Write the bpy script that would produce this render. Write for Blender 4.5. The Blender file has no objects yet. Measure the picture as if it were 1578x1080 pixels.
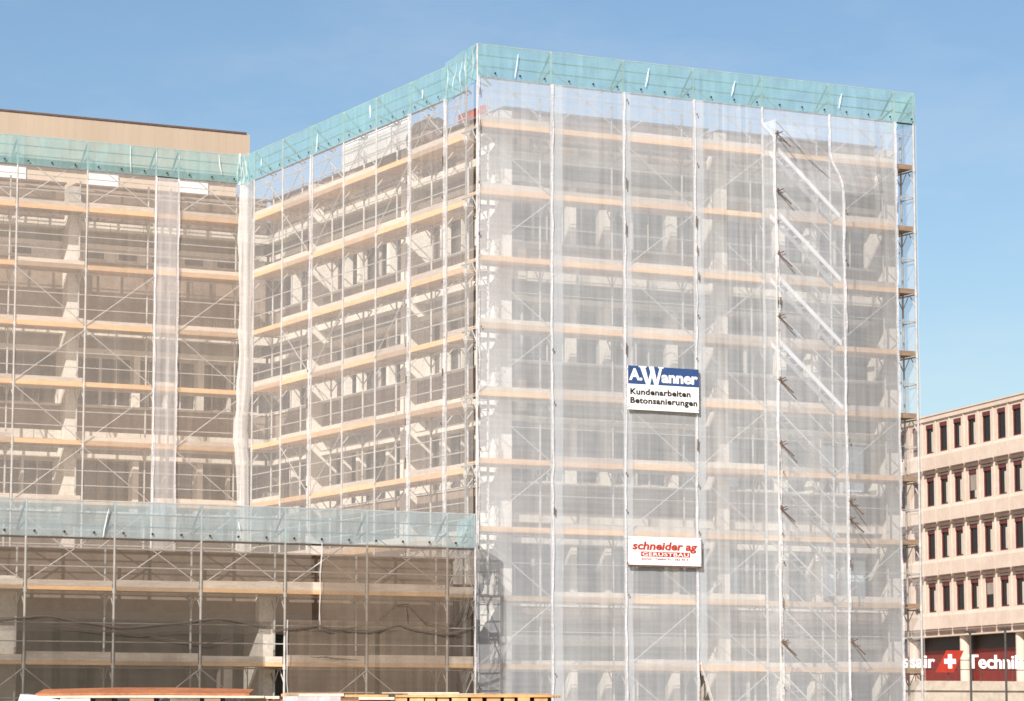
import bpy, math, random
from mathutils import Vector, noise
R = math.radians
random.seed(7)
SC = bpy.context.scene
COL = SC.collection

# ------------------------------------------------------------------ camera, sky, sun, exposure
cd = bpy.data.cameras.new('camera'); cam = bpy.data.objects.new('camera', cd); COL.objects.link(cam)
cam.location = (-38.454, -77.197, 1.65)
cam.rotation_euler = (R(90 + 7.0463), 0, R(-27.1649))
cd.sensor_width = 36; cd.lens = 36 * 4565.6 / 1578
cd.clip_start = 0.5; cd.clip_end = 6000
SC.camera = cam

SUN_AZ, SUN_EL = -130.0, 33.0            # azimuth from +Y towards +X
W = bpy.data.worlds.new('World'); SC.world = W; W.use_nodes = True
nt = W.node_tree; bg = nt.nodes['Background']
sky = nt.nodes.new('ShaderNodeTexSky'); sky.sky_type = 'NISHITA'; sky.sun_disc = False
sky.sun_elevation = R(SUN_EL); sky.sun_rotation = R(SUN_AZ); sky.air_density = 1.0; sky.dust_density = 0.8; sky.ozone_density = 1.6
wc = nt.nodes.new('ShaderNodeTexCoord'); wm = nt.nodes.new('ShaderNodeMapping'); wm.inputs['Scale'].default_value = (3.0, 3.0, 9.0); wm.inputs['Rotation'].default_value = (0.2, 0.25, 0.0)
wn = nt.nodes.new('ShaderNodeTexNoise'); wn.inputs['Scale'].default_value = 2.2; wn.inputs['Detail'].default_value = 6; wn.inputs['Roughness'].default_value = 0.6
wr = nt.nodes.new('ShaderNodeValToRGB'); wr.color_ramp.elements[0].position = 0.50; wr.color_ramp.elements[1].position = 0.85; wr.color_ramp.elements[1].color = (0.30, 0.30, 0.30, 1)
wx = nt.nodes.new('ShaderNodeMix'); wx.data_type = 'RGBA'; wx.inputs[7].default_value = (6.5, 6.9, 7.4, 1)
hs = nt.nodes.new('ShaderNodeHueSaturation'); hs.inputs['Saturation'].default_value = 1.10
nt.links.new(wc.outputs['Generated'], wm.inputs[0]); nt.links.new(wm.outputs[0], wn.inputs['Vector']); nt.links.new(wn.outputs['Fac'], wr.inputs[0])
nt.links.new(wr.outputs[0], wx.inputs[0]); nt.links.new(sky.outputs[0], hs.inputs['Color']); nt.links.new(hs.outputs[0], wx.inputs[6])
nt.links.new(wx.outputs[2], bg.inputs[0]); bg.inputs[1].default_value = 0.073
ld = bpy.data.lights.new('sun', 'SUN'); ld.energy = 5.0; ld.angle = R(0.5); ld.color = (1.0, 0.94, 0.87)
sun = bpy.data.objects.new('sun', ld); COL.objects.link(sun)
a, e = R(SUN_AZ), R(SUN_EL)
sd = Vector((math.sin(a) * math.cos(e), math.cos(a) * math.cos(e), math.sin(e)))
sun.rotation_euler = sd.to_track_quat('Z', 'Y').to_euler()
sun.location = (-60, -60, 60)
SC.view_settings.view_transform = 'Standard'; SC.view_settings.look = 'None'
SC.view_settings.exposure = 0.70; SC.view_settings.gamma = 1.0
SC.render.engine = 'CYCLES'
SC.cycles.transparent_max_bounces = 32
SC.cycles.max_bounces = 8
SC.cycles.pixel_filter_type = 'BLACKMAN_HARRIS'; SC.cycles.filter_width = 1.6

# ------------------------------------------------------------------ helpers
def tag(o, label=None, cat=None, group=None, kind=None):
    if label: o['label'] = label
    if cat: o['category'] = cat
    if group: o['group'] = group
    if kind: o['kind'] = kind
    return o

def empty(name, loc=(0, 0, 0)):
    o = bpy.data.objects.new(name, None); COL.objects.link(o); o.location = loc
    o.empty_display_size = 0.3
    return o

class MB:
    def __init__(s): s.v = []; s.f = []; s.uv = []; s.smooth = []
    def face(s, pts, uvs=None, smooth=False):
        n = len(s.v); s.v += [tuple(p) for p in pts]; s.f.append(tuple(range(n, n + len(pts))))
        s.uv += uvs or [(0, 0)] * len(pts); s.smooth.append(smooth)
    def hexa(s, c):                                        # 8 corners: bottom 0-3 (ccw), top 4-7
        for q in ((3, 2, 1, 0), (4, 5, 6, 7), (0, 1, 5, 4), (1, 2, 6, 5), (2, 3, 7, 6), (3, 0, 4, 7)):
            s.face([c[i] for i in q])
    def box(s, x0, x1, y0, y1, z0, z1):
        s.hexa([(x0, y0, z0), (x1, y0, z0), (x1, y1, z0), (x0, y1, z0), (x0, y0, z1), (x1, y0, z1), (x1, y1, z1), (x0, y1, z1)])
    def tube(s, p, q, r=0.027, n=6, cap=True):
        p, q = Vector(p), Vector(q); d = (q - p).normalized()
        a = d.orthogonal().normalized(); b = d.cross(a)
        ring = [a * math.cos(2 * math.pi * i / n) * r + b * math.sin(2 * math.pi * i / n) * r for i in range(n)]
        for i in range(n):
            j = (i + 1) % n
            s.face([p + ring[i], p + ring[j], q + ring[j], q + ring[i]], smooth=True)
        if cap:
            s.face([p + ring[i] for i in reversed(range(n))]); s.face([q + ring[i] for i in range(n)])
    def build(s, name, mat, parent=None):
        me = bpy.data.meshes.new(name); me.from_pydata(s.v, [], s.f)
        ul = me.uv_layers.new(name='UVMap')
        for i, u in enumerate(s.uv): ul.data[i].uv = u
        me.polygons.foreach_set('use_smooth', s.smooth)
        me.materials.append(mat); me.update()
        o = bpy.data.objects.new(name, me); COL.objects.link(o)
        if parent: o.parent = parent
        return o

def copy(o, parent=None, loc=None):
    c = o.copy(); COL.objects.link(c); c.parent = parent
    if loc is not None: c.location = loc
    return c

class Frame:
    """A facade's own axes: s along it, d into it, z up."""
    def __init__(s, O, U, N): s.O = Vector((O[0], O[1], 0)); s.U = Vector((U[0], U[1], 0)); s.N = Vector((N[0], N[1], 0))
    def p(s, a, d, z): return s.O + s.U * a + s.N * d + Vector((0, 0, z))
    def box(s, m, s0, s1, d0, d1, z0, z1):
        c = [s.p(s0, d0, z0), s.p(s1, d0, z0), s.p(s1, d1, z0), s.p(s0, d1, z0), s.p(s0, d0, z1), s.p(s1, d0, z1), s.p(s1, d1, z1), s.p(s0, d1, z1)]
        if s.U.cross(s.N).z < 0: c = [c[1], c[0], c[3], c[2], c[5], c[4], c[7], c[6]]
        m.hexa(c)

# ------------------------------------------------------------------ materials
def mat(name):
    m = bpy.data.materials.new(name); m.use_nodes = True
    return m, m.node_tree, m.node_tree.nodes, m.node_tree.links

def coords(nt, kind='Object', scale=(1, 1, 1)):
    tc = nt.nodes.new('ShaderNodeTexCoord'); mp = nt.nodes.new('ShaderNodeMapping')
    mp.inputs['Scale'].default_value = scale
    nt.links.new(tc.outputs[kind], mp.inputs[0]); return mp.outputs[0]

def noise_tex(nt, vec, scale, detail=3, rough=0.55):
    n = nt.nodes.new('ShaderNodeTexNoise'); n.inputs['Scale'].default_value = scale
    n.inputs['Detail'].default_value = detail; n.inputs['Roughness'].default_value = rough
    nt.links.new(vec, n.inputs['Vector']); return n.outputs['Fac']

def ramp(nt, fac, stops):
    r = nt.nodes.new('ShaderNodeValToRGB'); el = r.color_ramp.elements
    while len(el) < len(stops): el.new(0.5)
    for e, (p, c) in zip(el, stops): e.position = p; e.color = (*c, 1) if len(c) == 3 else c
    nt.links.new(fac, r.inputs[0]); return r.outputs[0]

def mathn(nt, op, a, b):
    m = nt.nodes.new('ShaderNodeMath'); m.operation = op
    for i, x in enumerate((a, b)):
        if isinstance(x, (int, float)): m.inputs[i].default_value = x
        else: nt.links.new(x, m.inputs[i])
    return m.outputs[0]

def surf(name, c0, c1, scale=3.0, rough=0.8, metal=0.0, bump=0.0, stretch=(1, 1, 1), fine=None, spec=0.3, fmix=0.6, vary=None):
    m, nt, nd, lk = mat(name); b = nd['Principled BSDF']
    v = coords(nt, 'Object', stretch)
    f = noise_tex(nt, v, scale, 5, 0.6)
    col = ramp(nt, f, [(0.3, c0), (0.7, c1)])
    if fine:
        f2 = noise_tex(nt, v, fine, 2, 0.6)
        c2 = ramp(nt, f2, [(0.3, (0.74, 0.74, 0.74)), (0.7, (1.16, 1.16, 1.16))])
        mx = nd.new('ShaderNodeMix'); mx.data_type = 'RGBA'; mx.blend_type = 'MULTIPLY'; mx.inputs[0].default_value = fmix
        lk.new(col, mx.inputs[6]); lk.new(c2, mx.inputs[7]); col = mx.outputs[2]
    if vary:                                                # every board its own age
        oi = nd.new('ShaderNodeObjectInfo'); vr = ramp(nt, oi.outputs['Random'], [(0.0, vary[0]), (0.55, (1, 1, 1)), (1.0, vary[1])])
        mv = nd.new('ShaderNodeMix'); mv.data_type = 'RGBA'; mv.blend_type = 'MULTIPLY'; mv.inputs[0].default_value = 1.0
        lk.new(col, mv.inputs[6]); lk.new(vr, mv.inputs[7]); col = mv.outputs[2]
    lk.new(col, b.inputs['Base Color'])
    b.inputs['Roughness'].default_value = rough; b.inputs['Metallic'].default_value = metal
    b.inputs['Specular IOR Level'].default_value = spec
    if bump:
        bn = nd.new('ShaderNodeBump'); bn.inputs['Strength'].default_value = bump; bn.inputs['Distance'].default_value = 0.02
        lk.new(f, bn.inputs['Height']); lk.new(bn.outputs[0], b.inputs['Normal'])
    return m

def cloth(name, col, alpha, streak=0.12, transl=0.5, plaid=0.10, gloss=0.0, blotch=0.1):
    """Woven or plastic sheet: gaps between the threads let part of the light straight through."""
    m, nt, nd, lk = mat(name); nd.remove(nd['Principled BSDF']); out = nd['Material Output']
    v1 = noise_tex(nt, coords(nt, 'UV', (6.5, 0.14, 1)), 1.0, 5, 0.7)
    v2 = noise_tex(nt, coords(nt, 'UV', (0.2, 8, 1)), 1.0, 4, 0.65)
    v3 = noise_tex(nt, coords(nt, 'UV', (0.8, 0.6, 1)), 1.0, 4, 0.6)
    al = mathn(nt, 'ADD', alpha, mathn(nt, 'MULTIPLY', mathn(nt, 'SUBTRACT', v1, 0.5), streak * 2))
    al = mathn(nt, 'ADD', al, mathn(nt, 'MULTIPLY', mathn(nt, 'SUBTRACT', v2, 0.5), plaid * 2))
    al = mathn(nt, 'ADD', al, mathn(nt, 'MULTIPLY', mathn(nt, 'SUBTRACT', v3, 0.5), blotch * 2))
    cl = nd.new('ShaderNodeClamp'); cl.inputs[1].default_value = 0.03; cl.inputs[2].default_value = 0.97; lk.new(al, cl.inputs[0])
    df = nd.new('ShaderNodeBsdfDiffuse'); df.inputs[0].default_value = (*col, 1)
    tr = nd.new('ShaderNodeBsdfTranslucent'); tr.inputs[0].default_value = (*col, 1)
    mx = nd.new('ShaderNodeMixShader'); mx.inputs[0].default_value = transl
    lk.new(df.outputs[0], mx.inputs[1]); lk.new(tr.outputs[0], mx.inputs[2]); sh = mx.outputs[0]
    if gloss:
        g = nd.new('ShaderNodeBsdfGlossy'); g.inputs['Roughness'].default_value = 0.28
        mg = nd.new('ShaderNodeMixShader'); mg.inputs[0].default_value = gloss
        lk.new(sh, mg.inputs[1]); lk.new(g.outputs[0], mg.inputs[2]); sh = mg.outputs[0]
        bn = nd.new('ShaderNodeBump'); bn.inputs['Strength'].default_value = 0.6; bn.inputs['Distance'].default_value = 0.08
        lk.new(v3, bn.inputs['Height'])
        for n in (df, tr, g): lk.new(bn.outputs[0], n.inputs['Normal'])
    tp = nd.new('ShaderNodeBsdfTransparent')
    ms = nd.new('ShaderNodeMixShader'); lk.new(cl.outputs[0], ms.inputs[0]); lk.new(tp.outputs[0], ms.inputs[1]); lk.new(sh, ms.inputs[2])
    lk.new(ms.outputs[0], out.inputs[0])
    return m

CONC = surf('cream_concrete', (0.62, 0.57, 0.50), (0.76, 0.71, 0.63), 1.4, 0.85, bump=0.15, fine=14)
CONL = surf('sun_brightened_concrete', (0.70, 0.67, 0.62), (0.80, 0.77, 0.72), 1.4, 0.85, bump=0.15, fine=14)  # same concrete, coloured paler so the corner column looks in full sun
BAND = surf('pale_concrete_ledge', (0.56, 0.51, 0.44), (0.68, 0.63, 0.55), 1.2, 0.85, fine=10)
AGGR = surf('brown_washed_aggregate', (0.19, 0.14, 0.105), (0.30, 0.225, 0.17), 2.2, 0.95, bump=0.4, fine=30)
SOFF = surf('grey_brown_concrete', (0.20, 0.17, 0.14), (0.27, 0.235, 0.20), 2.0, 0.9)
COPE = surf('dark_roof_edge_and_shade', (0.10, 0.06, 0.045), (0.14, 0.09, 0.07), 3, 0.6)
WFRM = surf('bronze_window_frame', (0.10, 0.07, 0.05), (0.16, 0.11, 0.08), 3, 0.5)
WFRL = surf('pale_window_frame', (0.45, 0.42, 0.38), (0.55, 0.52, 0.47), 3, 0.5)
GLAS = surf('dark_window_glass', (0.012, 0.012, 0.013), (0.03, 0.028, 0.026), 0.6, 0.12, spec=0.5)
GBLK = surf('black_window_glass', (0.006, 0.006, 0.007), (0.012, 0.011, 0.011), 0.6, 0.3, spec=0.2)
GBLU = surf('pale_blue_sky_pane', (0.58, 0.72, 0.82), (0.64, 0.78, 0.88), 1.0, 0.5)  # sky in the window glass, painted as light blue panes
FASC = surf('beige_metal_fascia', (0.40, 0.31, 0.23), (0.45, 0.355, 0.27), 1.0, 0.6, stretch=(1, 1, 0.1))
PENT = surf('beige_plant_room_wall', (0.48, 0.37, 0.27), (0.56, 0.44, 0.33), 1.5, 0.8)
WPAN = surf('white_wall_panel', (0.74, 0.73, 0.72), (0.80, 0.79, 0.78), 1.5, 0.6)
VENT = surf('grey_vent', (0.14, 0.11, 0.09), (0.2, 0.16, 0.13), 4, 0.7)
DARK = surf('dark_eyelet', (0.02, 0.02, 0.02), (0.05, 0.045, 0.04), 3, 0.6)
STRU = surf('shaded_grey_tube', (0.15, 0.15, 0.145), (0.24, 0.235, 0.225), 4, 0.6)  # tube grey darkened for the shade behind the turquoise sheet
TUBE = surf('galvanised_tube', (0.38, 0.365, 0.34), (0.58, 0.56, 0.53), 4, 0.45, metal=0.35, spec=0.5)
TUBD = surf('rusty_tube_and_shade', (0.07, 0.042, 0.03), (0.16, 0.10, 0.07), 6, 0.7)
ALUM = surf('aluminium_stair', (0.56, 0.56, 0.57), (0.68, 0.68, 0.69), 3, 0.4)
ORNG = surf('orange_plywood', (0.53, 0.315, 0.16), (0.66, 0.425, 0.235), 1.6, 0.6, stretch=(1, 1, 6), fine=12, vary=((0.52, 0.58, 0.68), (1.15, 1.14, 1.02)))
BRWN = surf('dull_brown_board', (0.20, 0.13, 0.085), (0.29, 0.20, 0.13), 2.0, 0.85, stretch=(1, 1, 6), fine=10)
PALE = surf('weathered_plank', (0.44, 0.37, 0.31), (0.60, 0.52, 0.44), 1.8, 0.8, stretch=(1, 1, 8), fine=9, vary=((0.65, 0.63, 0.62), (1.1, 1.08, 1.05)))
ROOF = surf('gravel_roof', (0.25, 0.22, 0.19), (0.36, 0.32, 0.28), 6, 0.95, fine=40)
NETW = cloth('white_scaffold_net', (0.76, 0.79, 0.82), 0.50, 0.15, 0.45, 0.11, 0, 0.12)
NETM = cloth('thin_white_net', (0.82, 0.79, 0.77), 0.28, 0.10, 0.45, 0.05, 0, 0.05)
NETL = cloth('thin_warm_net', (0.80, 0.72, 0.65), 0.29, 0.08, 0.45, 0.05, 0, 0.05)
NETS = cloth('dense_white_net', (0.80, 0.76, 0.74), 0.52, 0.14, 0.4, 0.10, 0, 0.08)
NETC = cloth('faint_net', (0.34, 0.28, 0.22), 0.30, 0.05, 0.45, 0.04, 0, 0.04)
NETK = cloth('dark_grey_net', (0.14, 0.118, 0.095), 0.58, 0.12, 0.4, 0.12, 0, 0.28)
NETB = cloth('brown_grey_net', (0.27, 0.21, 0.16), 0.54, 0.12, 0.4, 0.12, 0, 0.28)
HEM = cloth('white_net_hem', (0.76, 0.75, 0.79), 0.40, 0.2, 0.3, 0.5, 0, 0.6)
ROLL = cloth('gathered_net', (0.82, 0.79, 0.76), 0.48, 0.30, 0.35, 0.12, 0, 0.25)
TEAF = cloth('greyed_turquoise_sheet', (0.44, 0.54, 0.56), 0.60, 0.12, 0.45, 0.06, 0.08, 0.30)
TEAL = cloth('turquoise_sheet', (0.35, 0.60, 0.60), 0.60, 0.12, 0.45, 0.06, 0.08, 0.30)
CREA = cloth('turquoise_crease_glint', (0.74, 0.86, 0.86), 0.80, 0.10, 0.4, 0.2, 0.10, 0.3)  # near-white colour paints glints on the sheet folds

SWHT = surf('sign_white', (0.78, 0.77, 0.75), (0.82, 0.81, 0.79), 2, 0.5)
SBLU = surf('sign_blue', (0.026, 0.06, 0.165), (0.034, 0.072, 0.19), 2, 0.45)
SBLK = surf('sign_and_shade_black', (0.02, 0.012, 0.01), (0.03, 0.02, 0.015), 2, 0.5)
SRED = surf('sign_red', (0.36, 0.03, 0.016), (0.42, 0.042, 0.022), 2, 0.5)
REDW = surf('dark_red_cladding', (0.13, 0.014, 0.011), (0.17, 0.02, 0.015), 1.5, 0.5)
MARO = surf('maroon_frame', (0.085, 0.018, 0.015), (0.12, 0.026, 0.02), 3, 0.5)
PINK = surf('pink_beige_concrete', (0.46, 0.36, 0.29), (0.54, 0.44, 0.365), 0.5, 0.85, fine=3, fmix=0.25)
PINKD = surf('beige_podium_concrete', (0.46, 0.385, 0.31), (0.53, 0.455, 0.375), 0.6, 0.85, fine=3)
CURT = surf('pale_curtain', (0.36, 0.31, 0.25), (0.48, 0.43, 0.36), 4, 0.9, stretch=(6, 6, 0.4))
RUST = surf('rust_red_formwork', (0.26, 0.085, 0.035), (0.42, 0.16, 0.065), 2.5, 0.8, fine=20)
TIMB = surf('yellow_timber', (0.36, 0.19, 0.075), (0.54, 0.33, 0.15), 2.5, 0.75, fine=15)
TIMP = surf('pale_timber', (0.50, 0.41, 0.31), (0.66, 0.56, 0.44), 2.5, 0.75, fine=15)
PLAS = cloth('white_plastic_wrap', (0.58, 0.55, 0.56), 0.82, 0.1, 0.3, 0.1, 0.15, 0.2)
GRND = surf('dusty_ground', (0.33, 0.28, 0.22), (0.44, 0.38, 0.30), 0.25, 0.95, fine=4)
GREY = surf('grey_concrete_block', (0.36, 0.34, 0.32), (0.46, 0.44, 0.41), 1.2, 0.9, fine=12)
IRON = surf('dark_post_paint', (0.05, 0.045, 0.04), (0.08, 0.07, 0.06), 3, 0.5)
NBND = surf('dark_brown_netting', (0.13, 0.10, 0.08), (0.22, 0.17, 0.14), 5, 0.95, bump=0.5)

# ------------------------------------------------------------------ ground
g = MB(); g.face([(-1500, -1500, 0), (1500, -1500, 0), (1500, 2500, 0), (-1500, 2500, 0)])
tag(g.build('ground', GRND), kind='structure')

# ------------------------------------------------------------------ the wrapped office building
FR = Frame((0, 0), (1, 0), (0, 1))            # right-hand front
FM = Frame((0, 0), (0, 1), (1, 0))            # receding middle front
FL = Frame((0, 18.24), (1, 0), (0, 1))        # left-hand front
FF = Frame((0, -1.35), (1, 0), (0, 1))        # low annex in front

office = empty('office_building', (8, 12, 0))
tag(office, 'tall concrete office block with brown spandrels standing behind white scaffold nets', 'building')
def P(mb, name, m, parent=office):
    o = mb.build(name, m)
    o.parent = parent
    if parent: o.matrix_parent_inverse = parent.matrix_basis.inverted()
    return o
office_inv = None

TOPS = [17.75, 14.1, 10.45, 6.8]
def facade(F, cols, s_lo, s_hi, dcol, dsp, dwin, fins, findep, small_top=False, low=0.0, cw=0.42):
    dback = dwin + 0.12
    for c in cols:
        m = MB(); F.box(m, c, c + cw, dcol, dback, low, 19.8); P(m, 'column', CONL if (F is FR and c < 2) else CONC)
    edges = [(s_lo, cols[0])] + [(cols[i] + cw, cols[i + 1]) for i in range(len(cols) - 1)] + [(cols[-1] + cw, s_hi)]
    for k, (a, b) in enumerate(edges):
        if b - a < 0.3: continue
        m = MB(); F.box(m, a, b, dsp, dback + 0.1, 18.68, 19.92); p_ = P(m, 'parapet', AGGR)
        m = MB(); F.box(m, a - 0.05, b + 0.05, dsp - 0.07, dback + 0.2, 19.922, 19.99); P(m, 'coping', COPE)
        for si, T in enumerate(TOPS + [3.15]):
            if T - 1.85 < low - 0.6: continue
            # ledge blocks, soffit recess, drip strip
            m = MB(); x = a
            while x < b - 0.05:
                x2 = min(x + 1.22, b); F.box(m, x + 0.012, x2 - 0.012, dsp - 0.14, dback, T + 0.62, T + 0.92); x = x2
            P(m, 'ledge', BAND)
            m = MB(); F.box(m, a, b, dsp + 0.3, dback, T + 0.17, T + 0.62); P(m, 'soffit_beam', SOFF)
            m = MB(); F.box(m, a, b, dsp - 0.03, dback, T, T + 0.17); P(m, 'drip_strip', BAND)
            zb = T - 1.85 if si < 4 else 0.5
            if small_top and si == 0:
                m = MB(); F.box(m, a, b, dsp + 0.05, dback, 15.02, 17.3); P(m, 'wall_panel', AGGR)
                m = MB(); F.box(m, a, b, dsp + 0.10, dback, 17.3, 17.75); P(m, 'window_surround', BAND)
                x = a + 0.3
                while x + 0.85 < b:
                    m = MB(); F.box(m, x, x + 0.85, dsp + 0.05, dsp + 0.1, 17.36, 17.70); w = P(m, 'window', WFRL)
                    m = MB(); F.box(m, x + 0.09, x + 0.76, dsp + 0.035, dsp + 0.05, 17.42, 17.64); P(m, 'glass', GLAS, w)
                    x += 1.22
                continue
            # spandrel below the windows
            if si < 4:
                m = MB(); F.box(m, a, b, dsp, dback, zb - 0.87 - 0.03, zb - 0.03); P(m, 'spandrel', AGGR)
                if si == 3 and low > 4: pass
            m = MB(); F.box(m, a, b, dsp - 0.05, dback, zb - 0.028, zb + 0.05); P(m, 'window_sill', BAND)
            # window: frame, glass, fins
            m = MB(); n = max(1, round((b - a) / 1.25)); st = (b - a) / n
            F.box(m, a, b, dwin - 0.06, dwin, T - 0.09, T); F.box(m, a, b, dwin - 0.06, dwin, zb + 0.05, zb + 0.15)
            for i in range(n + 1):
                x = a + i * st
                F.box(m, max(a, x - 0.05), min(b, x + 0.05), dwin - 0.06, dwin, zb + 0.15, T - 0.09)
                if i < n: F.box(m, x + st * 0.5 - 0.02, x + st * 0.5 + 0.02, dwin - 0.045, dwin, zb + 0.15, T - 0.09)
            w = P(m, 'window', WFRL if (random.random() < 0.35) else WFRM)
            m = MB(); F.box(m, a, b, dwin + 0.01, dback, zb, T); P(m, 'glass', GLAS, w)
            for i in range(1, n):
                if i in fins:
                    x = a + i * st
                    m = MB(); F.box(m, x - 0.1, x + 0.12, dsp + findep[0], dwin - 0.065, zb + 0.052, T - 0.002); P(m, 'fin', CONC, w)
                elif random.random() < 0.6:
                    x = a + i * st
                    m = MB(); F.box(m, x - 0.05, x + 0.05, dwin - 0.25, dwin - 0.065, zb + 0.052, T - 0.002); P(m, 'mullion', WFRL, w)
            for i in range(n):                                  # a few panes painted pale blue for the sky in the glass
                if F is FR and k == 2 and si in (2, 3) and i in (0, 3, 4):
                    x = a + i * st
                    m = MB(); F.box(m, x + 0.12, x + st * 0.85, dwin - 0.02, dwin + 0.008, zb + 0.3 * (i % 2) + 0.2, T - 0.2); P(m, 'sky_pane', GBLU, w)
facade(FR, [1.25, 8.80, 15.13], 1.2, 15.56, 1.0, 1.5, 2.15, (2, 3, 5), (0.05,))
facade(FM, [7.45, 15.0], 1.3, 19.75, 1.2, 1.6, 2.2, (2, 4, 5), (0.25,), low=6.0)
facade(FL, [-28.4, -21.1, -13.6, -6.1], -32, 1.45, 1.0, 1.5, 2.15, (2, 4), (0.15,), small_top=True, low=6.0)
# corner pier, body of the block behind the fronts, roofs
m = MB(); m.box(2.33, 15.5, 2.30, 34, 0, 19.2); m.box(-32, 2.33, 20.55, 34, 0, 19.2); P(m, 'body', SOFF)
m = MB(); m.box(2.2, 15.45, 2.2, 33.8, 19.2, 19.3); m.box(-32, 2.2, 20.5, 33.8, 19.2, 19.3); P(m, 'roof', ROOF)
m = MB(); m.box(15.502, 15.6, 2.3, 34, 0, 19.9); P(m, 'end_wall', AGGR)
# plant room on the left wing
pent = MB(); pent.box(-32, 0.9, 21.35, 33, 19.3, 21.0); pw = P(pent, 'plant_room', PENT)
f = MB(); x = -32.0
while x < 1.05:
    f.box(x, x + 0.27, 21.0, 33.3, 21.0, 22.56); f.box(x + 0.27, min(x + 0.30, 1.1), 21.003, 33.2, 21.0, 22.55); x += 0.30
P(f, 'fascia', FASC, pw)
f = MB(); f.box(-32, 1.13, 20.97, 33.4, 22.565, 22.63); P(f, 'roof_edge', COPE, pw)
for i in range(-8, 1):
    x = -2.35 * 1 + i * 3.4 + 1.0
    f = MB(); f.box(x, x + 1.15, 21.30, 21.36, 19.4, 20.75); P(f, 'white_panel', WPAN, pw)
    f = MB(); f.box(x + 1.25, x + 1.95, 21.28, 21.36, 19.5, 20.12); P(f, 'vent', VENT, pw)

# ------------------------------------------------------------------ low annex
annex = empty('annex_building', (-12, 8, 0))
tag(annex, 'low brown flat-roofed annex wing in front of the tall block, with open ground floor', 'building')
m = MB(); m.box(-34, -0.85, 0.2, 1.9, 5.55, 5.95); m.box(-34, 1.15, 1.9, 18.2, 5.55, 5.95); P(m, 'roof', ROOF, annex)
m = MB(); FF.box(m, -34, -0.82, 1.22, 1.5, 4.5, 6.12); P(m, 'parapet', AGGR, annex)
m = MB(); FF.box(m, -34, -0.80, 1.16, 1.56, 6.122, 6.18); P(m, 'coping', COPE, annex)
m = MB(); FF.box(m, -34, -0.83, 1.23, 3.4, 4.3, 4.498); P(m, 'soffit', SOFF, annex)
m = MB(); FF.box(m, -34, -0.1, 3.2, 3.4, 0, 4.298); P(m, 'rear_wall', GLAS, annex)
m = MB(); FF.box(m, -34, -0.1, 2.9, 3.19, 0, 1.0); P(m, 'plinth', SOFF, annex)
for c in (-29.4, -21.9, -14.4, -6.95):
    m = MB(); FF.box(m, c, c + 0.45, 0.95, 2.05, 0, 4.296); FF.box(m, c, c + 0.45, 0.95, 1.218, 4.296, 5.4); P(m, 'column', CONC, annex)
    m = MB(); FF.box(m, c - 0.75, c - 0.4, 1.9, 2.2, 0, 4.296); P(m, 'pilaster', SOFF, annex)

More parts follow.
